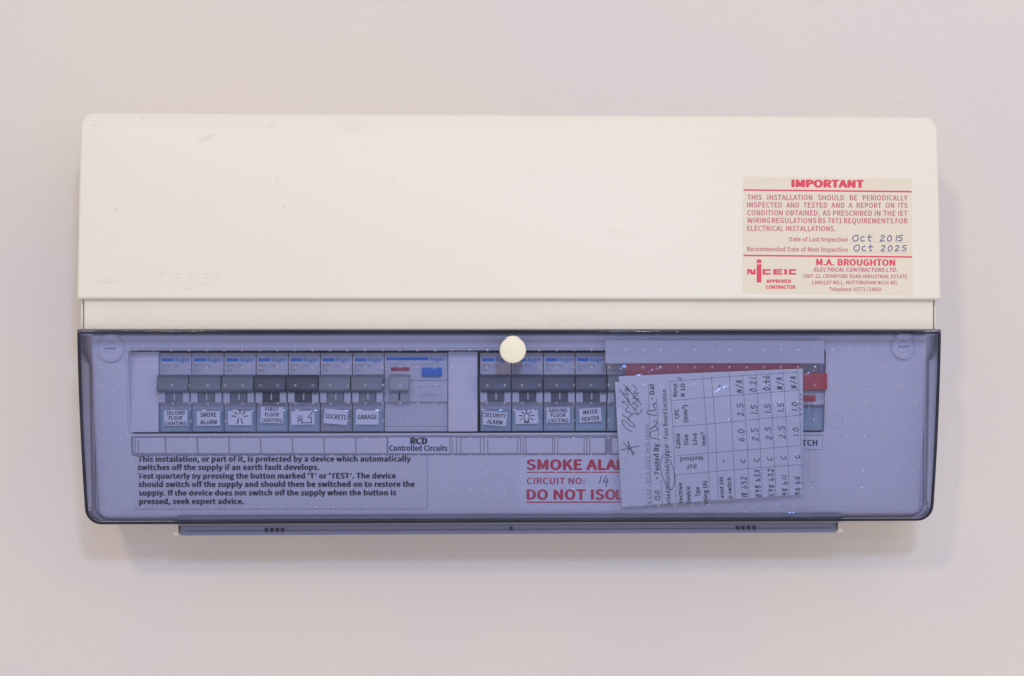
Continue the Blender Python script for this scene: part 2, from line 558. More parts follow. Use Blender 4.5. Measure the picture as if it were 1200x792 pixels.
STROKES = {
    '0': [[(.5, 1), (.1, .6), (.2, .1), (.6, 0), (.9, .5), (.5, 1)]],
    '1': [[(.5, 1), (.45, 0)]],
    '2': [[(.1, .8), (.5, 1), (.8, .7), (.1, 0), (.9, .05)]],
    '3': [[(.1, .9), (.7, .95), (.4, .55), (.85, .3), (.5, 0), (.05, .12)]],
    '4': [[(.5, 1), (.1, .4), (.9, .4)], [(.7, .75), (.6, -.1)]],
    '5': [[(.9, 1), (.25, .95), (.2, .6), (.75, .5), (.8, .15), (.4, 0), (.05, .1)]],
    '6': [[(.75, 1), (.2, .5), (.25, .05), (.7, .05), (.8, .4), (.3, .45)]],
    '7': [[(.1, 1), (.9, 1), (.4, 0)]],
    '8': [[(.8, .9), (.3, .95), (.3, .6), (.8, .3), (.5, 0), (.15, .25), (.8, .9)]],
    '9': [[(.8, .7), (.4, .5), (.2, .8), (.6, 1), (.8, .7), (.6, 0)]],
    '.': [[(.2, .02), (.34, .1)]],
    '/': [[(.9, 1.1), (.1, -.1)]],
    'N': [[(.1, 0), (.25, .9), (.7, .05), (.85, .95)]],
    'A': [[(.1, 0), (.5, 1), (.85, 0)], [(.25, .4), (.8, .4)]],
    'c': [[(.8, .75), (.3, .7), (.15, .25), (.5, 0), (.9, .1)]],
    'b': [[(.2, 1), (.2, .05), (.6, 0), (.8, .35), (.3, .5)]],
    'O': [[(.5, 1), (.0, .7), (.05, .15), (.6, 0), (1.0, .4), (.9, .9), (.5, 1)]],
    't': [[(.4, 1.1), (.35, .1), (.7, .05)], [(.0, .65), (.95, .7)]],
    'v': [[(.1, .8), (.4, 0), (.9, 1)]],
}


# ================================================================== SETTING: the wall
bm = bmesh.new()
vs = [bm.verts.new(p) for p in ((-2.6, 0, 0.0), (2.6, 0, 0.0), (2.6, 0, 2.9), (-2.6, 0, 2.9))]
bm.faces.new(vs)
w = from_bm('wall', bm, M['wall'], None, 0)
w['kind'] = 'structure'
for x_, y_, r_ in ((981, 103, .9), (1056, 122, 1.0), (1060, 122, .5), (1035, 107, .6), (452, 52, .6), (160, 636, .7), (1132, 560, .8), (870, 735, .7)):
    ik_ = Ink(); ik_.line([(x_ - r_ * .7, y_), (x_ + r_ * .7, y_ + .3)], r_ * 1.2); ik_.build('speck', M['wallspeck'], w, flat(.0001))

# ================================================================== CONSUMER UNIT
unit = thing('consumer_unit', 'long cream and smoked blue consumer unit fixed to the pale wall', 'fuse box', P(600, 617, 0.0))
XL, XR = X(90.0, .100), X(1102.8, .100)
# housing behind the covers
BXL, BXR = X(98.4, .094), X(1093.6, .094)
tray('housing', (BXL + .001, BXR - .001, Z(606, .052), Z(136.5, .06), .010), [], lambda z: .052, 0.0005, M['cream'], unit, .002)
boxes('backing_lip', [(X(310, .06), X(1078, .06), Z(140, .06), Z(135.2, .06), .06, .045)], M['cream'], unit, .0003)

# upper cover, leaning back towards the top
UZB, UZT = Z(351.2, .100), Z(134.6, .0885)


def up_d(z):
    t = (z - UZB) / (UZT - UZB)
    return 0.100 - 0.0085 * t - 0.0030 * t * t * t


cover = tray('upper_cover', (XL, XR, UZB, UZT, .0075, .0012), [], up_d, .012, M['cream'], unit, .0016, rows=48, seg=5)
# raised maker's lettering moulded in the cover
ink = Ink()
ink.text('hager', 185.5, 332.2, 73, 18, 0, 0, 0, 4)
for i in range(3): ink.rect(177, 319.5 + i * 5.0, 182, 321.6 + i * 5.0)
mp0, mp1 = onto(up_d, .0000), onto(up_d, .00034)
vs = [mp1(q_[0], q_[1]) for q_ in ink.v]
bm = bmesh.new()
bv = [bm.verts.new(v) for v in vs]
for f in ink.f:
    try: bm.faces.new([bv[i] for i in f])
    except ValueError: pass
bmesh.ops.recalc_face_normals(bm, faces=bm.faces)
be = [e for e in bm.edges if len(e.link_faces) == 1]
ex = bmesh.ops.extrude_edge_only(bm, edges=be)
for e in ex['geom']:
    if isinstance(e, bmesh.types.BMVert): e.co.y += .0006
from_bm('embossed_logo', bm, M['cream'], cover, 0)

# scuffs and specks on the cover
mk = onto(up_d, .00012)
for pts, w_ in (([(232, 167), (240, 161), (256, 157)], 2.0), ([(320, 218), (326, 211), (328, 205)], 1.3), ([(113, 331), (126, 328), (140, 330)], 1.8), ([(312, 152), (320, 146), (323, 140)], 1.1)):
    ik_ = Ink(); n_ = 10
    for k_ in range(n_ + 1):
        t_ = k_ / n_
        qx = (1 - t_) ** 2 * pts[0][0] + 2 * t_ * (1 - t_) * pts[1][0] + t_ * t_ * pts[2][0]
        qy = (1 - t_) ** 2 * pts[0][1] + 2 * t_ * (1 - t_) * pts[1][1] + t_ * t_ * pts[2][1]
        h_ = w_ * 1.1 * math.sin(math.pi * min(.97, max(.03, t_))) + .15
        ik_.v += [(qx - h_ * .4, qy - h_), (qx + h_ * .4, qy + h_)]
        if k_: b_ = 2 * k_; ik_.f.append((b_ - 2, b_, b_ + 1, b_ - 1))
    ik_.build('scuff_mark', M['scuff'], cover, mk)
for x_, y_, r_ in ((109.8, 147.5, .9), (332.8, 243, .9), (166.8, 138.2, .8), (136, 246.5, 1.1), (133, 313, .7), (228, 266, .7), (419, 265, .6), (566, 190, .6), (520, 331, .7), (702, 163, .6), (716, 300, .7)):
    ik_ = Ink(); ik_.line([(x_, y_ - r_), (x_ + .2, y_ + r_)], r_ * 1.2); ik_.build('speck', M['speck'], cover, mk)

# strip between the cover and the lid
tray('middle_strip', (BXL, BXR, Z(388, .0935), Z(340, .0935), .001), [], lambda z: .0948, .05, M['cream'], unit, .0012)
boxes('end_rib', [(X(95.4, .088), X(97.9, .088), Z(386, .088), Z(352, .088), .0895, .05)], M['cream'], unit, .0003)
boxes('end_rib', [(X(1094.2, .088), X(1096.0, .088), Z(386, .088), Z(352, .088), .0895, .05)], M['cream'], unit, .0003)

# ---- fascia behind the lid
FX0, FX1 = X(107.2, .085), X(1086, .085)
FZ0, FZ1 = Z(604.8, .065), Z(391, .0875)
OX0, OX1 = X(151.5, .08), X(967, .08)
OZ0, OZ1 = Z(507.3, .078), Z(409.0, .085)
fascia = tray('fascia', (FX0, FX1, FZ0, FZ1, .002, .005), [(OX0, OX1, OZ0, OZ1, .0030)], fas_d, .050, M['fascia'], unit, .0026, rows=20, seg=5)
tray('flange', (XL + .0003, XR - .0003, LZB + .0003, Z(380, .055), .001, .0085), [], lambda z: .0500, .01, M['fascia'], unit, .0008)
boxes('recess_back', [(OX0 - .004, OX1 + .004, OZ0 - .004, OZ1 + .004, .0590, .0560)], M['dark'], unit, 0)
# raised frame round the breaker window
tray('window_frame', (OX0 - .0007, OX1 + .0007, OZ0 - .0012, OZ1 + .0003, .002), [(OX0 + .0004, OX1 - .0004, OZ0 + .0002, OZ1 - .0004, .0012)],
     lambda z: fas_d(z) + .0007, .07, M['fascia'], fascia, .0003, rows=10)

# strip of blank label tabs under the window
mpS = onto(fas_d, .0)
SZ0, SZ1 = mpS(440, 532.6).z, mpS(440, 509.6).z
carrier = tray('label_carrier', (mpS(154, 520).x, mpS(890, 520).x, SZ0, SZ1, .0015), [], lambda z: fas_d(z) + .0012, .06, M['carrier'], fascia, .0005, rows=4)
tabs = [(163, 194)] + [(195.2 + 37.1 * i, 231.1 + 37.1 * i) for i in range(7)]
tabs[-1] = (417.8, 453.6)
tabs += [(540.5, 562.5), (572, 606), (616.5, 643 + 4), (654, 684), (691.5, 709), (717, 745), (755, 781), (792, 818), (829, 855), (866, 888)]
for a, b in tabs:
    zc0, zc1 = mpS(a, 530.4).z, mpS(a, 512.6).z
    tray('label_tab', (mpS(a, 520).x, mpS(b, 520).x, zc0, zc1, .0005), [], lambda z: fas_d(z) + .0019, .07, M['fascia'], fascia, .0003, rows=3)
for a0, a1 in ((157, 158.8), (159.6, 162.2), (527.6, 529.6), (530.4, 534.6), (535.4, 539.7), (563.3, 566.6), (567.4, 571.2), (606.7, 609.6),
               (610.4, 612.6), (613.4, 615.8), (647.7, 649.4), (650.2, 653.2), (684.8, 687.2), (688.0, 690.7)):
    zc0, zc1 = mpS(a0, 530.4).z, mpS(a0, 512.6).z
    tray('divider_rib', (mpS(a0, 520).x, mpS(a1, 520).x, zc0, zc1, .0002), [], lambda z: fas_d(z) + .0019, .07, M['fascia'], fascia, .0002, rows=3)

# cover screws and moulded rings on the fascia
for cx, cy, r in ((130, 407.5, 15.6), (1059, 405.5, 15.0)):
    c = onto(fas_d)(cx, cy); R_ = r * K; d0 = fas_d(c.z)
    ring = disc('screw_cap', c, R_, 0, 0, M['fascia'], fascia,
                flat_ring=[(0, d0 + .0004), (R_ - .0014, d0 + .0004), (R_ - .0010, d0 + .0016), (R_ - .0002, d0 + .0016), (R_, d0 + .0010), (R_, d0 - .003)])
    sc = disc('screw', c, .0040, 0, 0, M['fascia'], fascia, flat_ring=[(0, d0 + .0009), (.0030, d0 + .0009), (.0038, d0 + .0005), (.0040, d0)])
    boxes('screw_slot', [(c.x - .0030, c.x + .0030, c.z - .0004, c.z + .0004, d0 + .0011, d0)], M['carrier'], fascia, 0)
for cx, cy, r in ((980, 493, 8.5), (580, 575, 21), (580, 575, 17)):
    c = onto(fas_d)(cx, cy); R_ = r * K; s_ = .25
    bm = bmesh.new(); n = 48; rr = []
    for q, o_ in ((R_ - .0005, .0), (R_ - .0003, .00025), (R_, .00025), (R_ + .0002, .0)):
        rr.append([bm.verts.new((c.x + q * math.cos(6.28318 * i / n), -(fas_d(c.z + q * math.sin(6.28318 * i / n)) + o_ + .00003), c.z + q * math.sin(6.28318 * i / n))) for i in range(n)])
    for A, B in zip(rr, rr[1:]):
        for i in range(n): bm.faces.new((A[i], A[(i + 1) % n], B[(i + 1) % n], B[i]))
    from_bm('moulded_ring', bm, M['fascia'], fascia)

# ---- hinge trough and bar under the lid
hx0, hx1 = X(210, .06), X(981, .06)
boxes('hinge_trough', [(X(208, .062), X(984, .062), Z(613, .060), Z(602.5, .060), .0625, .05)], M['trough'], unit, .0006)
hinge = boxes('hinge_bar', [(hx0, hx1, Z(625.2, .056, 600), Z(613, .056), .0560, .040)], M['bar'], unit, .0008)
boxes('hinge_ridge', [(hx0 + .003, hx1 - .003, Z(621.5, .056), Z(619.8, .056), .0566, .050)], M['bar'], hinge, .0002)
for base in (310, 863):
    for i in range(4):
        a = base + i * 6.4
        boxes('hinge_slot', [(X(a, .057), X(a + 3.4, .057), Z(622, .057), Z(617.2, .057), .0567, .05)], M['slot'], hinge, .0001)
boxes('hinge_slot', [(X(597.5, .057), X(600.5, .057), Z(621, .057), Z(617.2, .057), .0567, .05)], M['slot'], hinge, .0001)
for a, b in ((203.6, 209.4), (981.6, 987.8)):
    boxes('hinge_lug', [(X(a, .055), X(b, .055), Z(624.6, .055), Z(600, .055), .0565, .03)], M['cream'], unit, .0006)

# ---- the lid
lid = tray('lid', (XL - .0001, XR + .0003, LZB, LZT, .0012, .0085), [], lid_d, .0505, M['lid'], unit, .0014, rows=28, seg=4)
so = lid.modifiers.new('thickness', 'SOLIDIFY'); so.thickness = .0018; so.offset = -1; so.use_even_offset = True


def rim_tube(outline, dfun, w, dd, name, m, parent):
    """a closed bar of square section following an outline"""
    bm = bmesh.new(); n = len(outline)
    rings = []
    for i, (x, z) in enumerate(outline):
        xa, za = outline[i - 1]; xb, zb = outline[(i + 1) % n]
        tx, tz = xb - xa, zb - za; l = math.hypot(tx, tz); nx, nz = tz / l, -tx / l
        d = dfun(z)
        rings.append([bm.verts.new((x + nx * a, -(d + b), z + nz * a)) for a, b in ((0, 0), (-w, 0), (-w, -dd), (0, -dd))])
    for i in range(n):
        A, B = rings[i], rings[(i + 1) % n]
        for j in range(4): bm.faces.new((A[j], A[(j + 1) % 4], B[(j + 1) % 4], B[j]))
    return from_bm(name, bm, m, parent)


def densify(pts, step=.01):
    out = []
    for i, (x, z) in enumerate(pts):
        xb, zb = pts[(i + 1) % len(pts)]
        k = max(1, int(math.hypot(xb - x, zb - z) / step))
        for j in range(k): out.append((x + (xb - x) * j / k, z + (zb - z) * j / k))
    return out


ro = densify(rrect(XL + .0002, XR - .0000, LZB + .0002, Z(389.4, .1), .0014, 6, .0083))
rim_tube(ro, lambda z: lid_d(z) + .0003 - .0006, .00110, .0030, 'lid_edge_shade', M['edge_shade'], lid)  # added dark bar, draws the refraction-dark line along the lid edge

# grid of small dimples on the lid (too small to pick apart)
mpL = onto(lid_d, .0)
rowsy = [409.6, 429.9, 450.8, 471.6, 492.2, 512.8, 533.0, 553.0, 573.0, 592.4]
xa, xb = mpL(117.6, 409.6).x, mpL(1076, 410).x
ncol = int(round((xb - xa) / .00962)); pitch = (xb - xa) / ncol
bm = bmesh.new()
for j, ry in enumerate(rowsy):
    zc = mpL(600, ry).z
    for i in range(ncol + 1):
        cx = xa + pitch * i + random.uniform(-.00008, .00008)
        if abs(cx - X(601, .1)) < .009 and j < 2: continue
        d0 = lid_d(zc); R_ = random.uniform(.00078, .00094); n = 10; rings = []
        fl = random.uniform(1.6, 1.9); RC = R_ * fl; AM = math.degrees(math.asin(.84 / fl))
        for a in (0, AM * .33, AM * .66, AM, 90):
            if a < 90: q = RC * math.sin(math.radians(a)); h = RC * (math.cos(math.radians(a)) - math.cos(math.radians(AM))) + R_ * .26
            else: q = R_; h = .00002
            if a == 0: rings.append([bm.verts.new((cx, -(d0 + h), zc))])
            else: rings.append([bm.verts.new((cx + q * math.cos(6.28318 * k / n), -(lid_d(zc + q * math.sin(6.28318 * k / n)) + h), zc + q * math.sin(6.28318 * k / n))) for k in range(n)])
        for A, B in zip(rings, rings[1:]):
            for k in range(n):
                if len(A) == 1: bm.faces.new((A[0], B[k], B[(k + 1) % n]))
                else: bm.faces.new((A[k], B[k], B[(k + 1) % n], A[(k + 1) % n]))
        bm.faces.new(rings[-1])
dm = from_bm('dimple_grid', bm, M['dimple'], lid, 60)
dm['kind'] = 'stuff'

kc = P(601, 409.5, .108)
disc('knob', kc, 15.6 * K * (D - .108) / (D - DREF), .1080, lid_d(kc.z) - .002, M['knob'], lid, .0012, 64)

# ================================================================== BREAKERS
BX0 = X(187.0, .074)
BH = (X(710.8, .074) - BX0) / 14   # one module
BZ = Z(505.3, .074, 450)          # foot of the breakers
HMM = K                            # metres per local px


def L_(lx): return (lx - 18.7) * HMM
def LZ(ly): return (505.3 - ly) * HMM


def lbox(bm, o, lx0, lx1, ly0, ly1, df, db, bev=.0004):
    box_bm(bm, o.x + L_(lx0), o.x + L_(lx1), o.z + LZ(ly1), o.z + LZ(ly0), df, db, bev)


def lob(name, lst, m, parent, o, bev=.0004):
    bm = bmesh.new()
    for b in lst: lbox(bm, o, *b, bev=bev)
    return from_bm(name, bm, m, parent)


def lmap(o, d):
    """local breaker pixels -> world"""
    return lambda x, y: Vector((o.x + L_(x), -d, o.z + LZ(y)))


GRP = 'circuit breakers in the row'


def breaker_origin(px_index):
    return Vector((BX0 + BH * (px_index + .5), -.0595, BZ))


def wedge(name, o, lx0, lx1, prof, m, parent, bev=.0004):
    """extrude a (ly, depth) side profile across lx0..lx1"""
    bm = bmesh.new()
    a = [bm.verts.new((o.x + L_(lx0), -d, o.z + LZ(y))) for y, d in prof]
    b = [bm.verts.new((o.x + L_(lx1), -d, o.z + LZ(y))) for y, d in prof]
    bm.faces.new(a); bm.faces.new(list(reversed(b)))
    n = len(prof)
    for i in range(n): bm.faces.new((a[i], b[i], b[(i + 1) % n], a[(i + 1) % n]))
    bmesh.ops.recalc_face_normals(bm, faces=bm.faces)
    bmesh.ops.bevel(bm, geom=bm.edges[:], offset=bev, segments=2, affect='EDGES', profile=.6)
    return from_bm(name, bm, m, parent)


BODY = [(505, .060), (505, .0732), (471, .0742), (470, .0790), (456, .0802), (439, .0790), (438, .0742), (413, .0742), (413, .060)]


def make_breaker(label):
    o = breaker_origin(0)
    t = thing('circuit_breaker', label, 'circuit breaker', o, GRP)
    wedge('body', o, .5, 36.9, BODY, M['breaker'], t)
    # toggle bar right across, its stem below with the "on" mark
    tg = wedge('toggle', o, .2, 36.4, [(457.6, .078), (457.6, .0855), (455, .0868), (441, .0850), (438.2, .083), (438.2, .078)], M['toggle'], t, .0006)
    st = lob('toggle_stem', [(9.6, 28.0, 456.5, 470.3, .0812, .076)], M['toggle'], tg, o, .0004)
    lob('on_mark', [(18.4, 20.0, 459.5, 467.5, .08135, .079)], M['breaker_white'], tg, o, .0001)
    lob('cheek', [(1.0, 9.0, 458.3, 470.6, .0818, .076)], M['breaker'], t, o, .0004)
    lob('cheek', [(28.8, 36.4, 458.3, 470.6, .0818, .076)], M['breaker'], t, o, .0004)
    ik = Ink(); ik.rect(2.9, 419.4, 16.2, 422.8); ik.text('hager', 19.2, 423.0, 15.8, 4.4, 0, .012, .12)
    for i in range(3): ik.rect(16.9, 419.7 + i * 1.25, 18.4, 420.3 + i * 1.25)
    ik.build('brand_print', M['brandblue'], t, lmap(o, .07435))
    return t


def children(o): return [c for c in bpy.data.objects if c.parent == o]


def copy_tree(o, parent=None):
    c = o.copy(); col.objects.link(c)
    if parent is not None: c.parent = parent
    for ch in children(o): copy_tree(ch, c)
    return c


proto = make_breaker('circuit breaker marked SECOND FLOOR LIGHTING, first breaker after the left blank plate')
plist = [proto]
idx = [0, 1, 2, 3, 4, 5, 6, 10, 11, 12, 13, 14]
labels = [
    None,
    'circuit breaker whose blue label holder reads SMOKE ALARM',
    'circuit breaker with a worn sun drawing on its label, right of SMOKE ALARM',
    'circuit breaker with dark toggle and label reading FIRST FLOOR LIGHTING',
    'circuit breaker with darkest toggle and a sketched appliance symbol on its label, left of SOCKETS',
    'circuit breaker with a tilted SOCKETS label and no blue holder',
    'circuit breaker with a GARAGE label, beside the wide residual current device',
    'circuit breaker with a tilted SECURITY ALARM label in a blue holder',
    'circuit breaker with a light bulb symbol on its label, partly under the cream knob',
    'circuit breaker labelled GROUND FLOOR LIGHTING in blue holder',
    'circuit breaker labelled WATER HEATER, left of the plastic bag',
    'circuit breaker half hidden behind the edge of the clear bag and folded sheet',
]
tog = ['toggle', 'toggle', 'toggle', 'toggle_dark', 'toggle_dark', 'toggle_mid', 'toggle_mid', 'toggle', 'toggle', 'toggle', 'toggle', 'toggle']
tog[7:11] = ['toggle_deep', 'toggle_deep', 'toggle_deep', 'toggle_deep']
for k in range(1, 12):
    c = copy_tree(proto)
    c.location = breaker_origin(idx[k])
    c['label'] = labels[k]
    plist.append(c)
modelno = ['MTN 106', 'MTN 106', 'MTN 106', 'MTN 106', 'MTN 116', 'MTN 132', 'MTN 116', 'MTN 106', 'MTN 106', 'MTN 106', 'MTN 116', 'MTN 116']
for k, t in enumerate(plist):
    o = t.location.copy()
    for ch in children(t):
        nm = ch.name.split('.')[0]
        if nm == 'toggle':
            for q in [ch] + children(ch):
                if q.name.startswith('on_mark'): continue
                q.material_slots[0].link = 'OBJECT'
                q.material_slots[0].material = M[tog[k]]
    ik = Ink()
    ik.text(modelno[k], 3.0, 429.6, 20, 3.3); ik.text('B6' if '106' in modelno[k] else 'B16', 3.2, 434.6, 6, 3.0)
    ik.text('~', 32, 434, 3, 3)
    ik.build('model_print', M['ink_grey'], t, lmap(o, .07436))
    # label holder and its paper
    jx = random.uniform(-.5, .5)
    lob('label_holder', [(.9, 36.0, 479.0, 504.2, .0768, .0726)], M['holder_clear' if k == 5 else 'holder'], t, o, .0006)
    if k != 11:
        x0, x1, y0, y1, an = {0: (6, 33, 479.5, 497.5, 0), 1: (6.5, 33.5, 480.5, 497.5, 1), 2: (5.5, 33, 480.5, 497, 0), 3: (6, 32, 475.5, 494.5, -1),
                              4: (4, 31, 480.5, 496.5, 1), 5: (5, 32, 479, 496, -5), 6: (4.5, 31, 480, 496.5, 0), 7: (4, 31.5, 482, 498, -5),
                              8: (4.5, 31, 480, 496, 1), 9: (4, 31, 477, 495, 0), 10: (5, 31, 478, 494, 4)}[k]
        mpb = lmap(o, .0772)
        # labels sit in front, tilted by an
        def tilt(x, y, an=an, cx=(x0 + x1) / 2, cy=(y0 + y1) / 2):
            a = math.radians(an); dx, dy = x - cx, y - cy
            return cx + dx * math.cos(a) + dy * math.sin(a), cy - dx * math.sin(a) + dy * math.cos(a)
        pp = Ink(); pp.rect(x0, y0, x1, y1)
        lb = pp.build('label', M['label'], t, lambda x, y: lmap(o, .07705)(*tilt(x, y)))
        pr = Ink(); cxm = (x0 + x1) / 2

        def ctext(s, yb, wd, h, b=.012): pr.text(s, cxm - wd / 2, yb, wd, h, 0, b)
        if k == 0: ctext('SECOND', 484.6, 21, 4.2); ctext('FLOOR', 490.5, 15, 4.2); ctext('LIGHTING', 496.8, 24, 4.2)
        if k == 1: ctext('SMOKE', 487.3, 18, 5.0); ctext('ALARM', 495.8, 18.5, 4.8)
        if k == 3: ctext('FIRST', 480.6, 15, 4.2); ctext('FLOOR', 486.8, 16, 4.2); ctext('LIGHTING', 493.4, 23, 4.2)
        if k == 5: ctext('SOCKETS', 490.0, 24, 5.4)
        if k == 6: ctext('GARAGE', 490.3, 22, 5.2)
        if k == 7: ctext('SECURITY', 488.6, 24.5, 4.8); ctext('ALARM', 496.4, 18, 5.0)
        if k == 9: ctext('GROUND', 482.6, 21.5, 4.4); ctext('FLOOR', 488.2, 17, 4.4); ctext('LIGHTING', 494.3, 23, 4.2)
        if k == 10: ctext('WATER', 484.7, 17, 4.8); ctext('HEATER', 492.6, 20, 4.8)
        if k in (2, 8):
            cy = 487.6
            for i in range(9):
                a = math.radians(-70 + 40 * i - 90 + 70)
                if k == 2 and i in (3, 6): continue
                if k == 8 and i == 4: pass
                r0, r1 = (4.6, 7.6) if k == 8 else (4.2, 8.2)
                pr.line([(cxm + r0 * math.cos(a) * 1.15, cy + r0 * math.sin(a)), (cxm + r1 * math.cos(a) * 1.15, cy + r1 * math.sin(a))], 1.1)
            if k == 8:
                pr.curve([(cxm - 1.4, cy + 5.2), (cxm - 2.9, cy + 1.4), (cxm - 2.6, cy - 2.2), (cxm, cy - 3.6), (cxm + 2.6, cy - 2.2), (cxm + 2.9, cy + 1.4), (cxm + 1.4, cy + 5.2)], .9)
                pr.rect(cxm - 1.5, cy + 5.6, cxm + 1.5, cy + 7.6)
            else:
                pr.line([(cxm - 3, cy + 4), (cxm - 1, cy + 1)], .9); pr.line([(cxm + 3, cy + 4), (cxm + 1.2, cy + 1.4)], .9)
        if k == 4:
            pr.line([(cxm - 1.5, 494.5), (cxm + 10, 494.5), (cxm + 10, 488.2), (cxm + 6, 488.2), (cxm + 12.5, 481.0)], .9)
            pr.line([(cxm - 5.5, 494.6), (cxm - 5.5, 492), (cxm - 3.2, 490.2), (cxm - .8, 492), (cxm - .8, 494.6)], .9)
            for i in range(6):
                a = math.radians(60 * i + 15)
                pr.line([(cxm - 3.2 + 1.3 * math.cos(a), 488.8 + 1.3 * math.sin(a)), (cxm - 3.2 + 3.4 * math.cos(a), 488.8 + 3.4 * math.sin(a))], .8)
        pr.build('label_print', M['ink'], t, lambda x, y: lmap(o, .07716)(*tilt(x, y)))
    if k in (4, 10):
        lob('test_window', [(30.0, 35.4, 458.8, 461.8, .0820, .080)], M['ink_grey'], t, o, .0001)

# blank plates
for px0, px1, lab in ((152.9, 186.0, 'plain pale blanking plate left of the first breaker, at the end of the row'),
                      (525.2, 559.6, 'plain pale blanking plate between the residual current device and SECURITY ALARM breaker')):
    x0, x1 = X(px0, .077), X(px1, .077)
    t = thing('blanking_plate', lab, 'blank plate', Vector(((x0 + x1) / 2, -.06, BZ)), 'blanking plates in the row')
    boxes('plate', [(x0, x1, BZ + .0002, BZ + LZ(411.5), .0775, .060)], M['fascia'], t, .0006)
    boxes('plate_ridge', [(x0 + .0006, x1 - .0006, BZ + LZ(418.2), BZ + LZ(417.4), .0779, .070)], M['fascia'], t, .0002)
    boxes('plate_ridge', [(x0 + .0006, x1 - .0006, BZ + LZ(422.6), BZ + LZ(422.0), .0778, .070)], M['fascia'], t, .0002)
# hidden part of the row behind the bag
x0, x1 = BX0 + BH * 15 + .0003, BX0 + BH * 19 - .0003
t = thing('blanking_plate', 'wide pale blanking plate behind the folded test sheet in the bag', 'blank plate', Vector(((x0 + x1) / 2, -.06, BZ)), 'blanking plates in the row')
boxes('plate', [(x0, x1, BZ + .0002, BZ + LZ(411.5), .0775, .060)], M['fascia'], t, .0006)

# residual current device, two modules wide
o = Vector((BX0 + BH * 8, -.0595, BZ))
rcd = thing('residual_current_device', 'double width device with a blue test button and small red flag window', 'residual current device', o)
Q = 18.7 + 37.4 / 2 - 37.4


def q(a): return a - 18.7   # local px 0..75 -> centred on o
wedge('body', o, q(.6), q(74.2), [(505, .060), (505, .0738), (499.5, .0735), (498.5, .0745), (471, .0746), (470, .0780), (446, .0780), (445, .0748), (413, .0746), (413, .060)], M['breaker'], rcd)
tg = wedge('toggle', o, q(7), q(30), [(457.4, .077), (457.4, .0850), (454.5, .0862), (441, .0845), (438, .082), (438, .072)], M['toggle_pale'], rcd, .0006)
lob('toggle_stem', [(q(7.4), q(29.6), 456.5, 470.2, .0808, .074)], M['toggle_pale'], tg, o, .0004)
lob('on_mark', [(q(17.4), q(19.4), 459.8, 468, .0810, .079)], M['ink'], tg, o, .0001)
lob('status_window', [(q(8), q(29.6), 429.8, 434.0, .0750, .073)], M['redcard'], rcd, o, .0001)
lob('test_button', [(q(44.2), q(67.4), 430.2, 440.4, .0775, .073)], M['button_blue'], rcd, o, .0007)
ik = Ink(); ik.rect(q(3), 418.2, q(51.8), 421.6); ik.text('hager', q(54.6), 422.4, 16, 4.4, 0, .012, .12)
for i in range(3): ik.rect(q(52.3), 418.8 + i * 1.25, q(53.8), 419.4 + i * 1.25)
ik.build('brand_print', M['brandblue'], rcd, lmap(o, .07475))
ik = Ink(); ik.text('CD284U', q(4), 427.6, 20, 3.2); ik.text('30mA  80A', q(40), 427.4, 26, 3.0); ik.text('TEST', q(30.5), 427.6, 8, 2.6)
ik.build('model_print', M['ink_faint'], rcd, lmap(o, .07478))
ik = Ink(); ik.text('240V~', q(42), 463.8, 22, 4.0); ik.line([(q(32), 458.5), (q(36), 458.5)], .7)
ik.line([(q(38), 452), (q(44), 452), (q(44), 455)], .6); ik.line([(q(50), 452), (q(66), 452)], .6)
ik.build('rating_print', M['ink_faint'], rcd, lmap(o, .07812))

# main switch (seen right of the folded sheet)
msx0, msx1 = X(900, .074), X(965.3, .074)
o = Vector(((msx0 + msx1) / 2, -.0595, BZ))
ms = thing('main_switch', 'main switch with a red toggle and blue label holder, right of the folded sheet', 'main switch', o)
boxes('body', [(msx0, msx1, BZ + .0002, BZ + LZ(413), .0742, .060)], M['breaker'], ms, .0005)
boxes('nose', [(msx0 + .0003, msx1 - .0003, BZ + LZ(474.5), BZ + LZ(457), .0790, .0735)], M['breaker_white'], ms, .0005)
mt = boxes('toggle', [(X(903, .084), X(969.2, .084), Z(456.2, .084, 950), Z(436.2, .084, 950), .0850, .072)], M['red'], ms, .0008)
boxes('toggle_rib', [(X(961.2, .085), X(962.4, .085), Z(455, .085, 950), Z(437.4, .085, 950), .0853, .080)], M['red'], mt, .0002)
boxes('toggle_rib', [(X(955.2, .085), X(956.0, .085), Z(455, .085, 950), Z(437.4, .085, 950), .0852, .080)], M['red'], mt, .0002)
boxes('status_flag', [(X(925, .08), X(956, .08), Z(469.6, .08, 950), Z(462.6, .08, 950), .0800, .078)], M['red'], ms, .0003)
boxes('label_holder', [(X(903, .077), X(964.4, .077), Z(504.3, .077, 950), Z(477.3, .077, 950), .0768, .0725)], M['holder'], ms, .0006)

# ================================================================== STICKERS
# inspection sticker on the cover
mu = onto(up_d, .00012); mi = onto(up_d, .00022)


def sheet(name, outline, mp, m, parent, sub=None):
    bm = bmesh.new()
    bm.faces.new([bm.verts.new((x, y, 0)) for x, y in outline])
    y0 = min(p[1] for p in outline); y1 = max(p[1] for p in outline)
    for i in range(1, 16):
        bmesh.ops.bisect_plane(bm, geom=bm.verts[:] + bm.edges[:] + bm.faces[:], plane_co=(0, y0 + (y1 - y0) * i / 16, 0), plane_no=(0, 1, 0), dist=1e-6)
    for v in bm.verts: v.co = mp(v.co.x, v.co.y)
    return from_bm(name, bm, m, parent, 30)


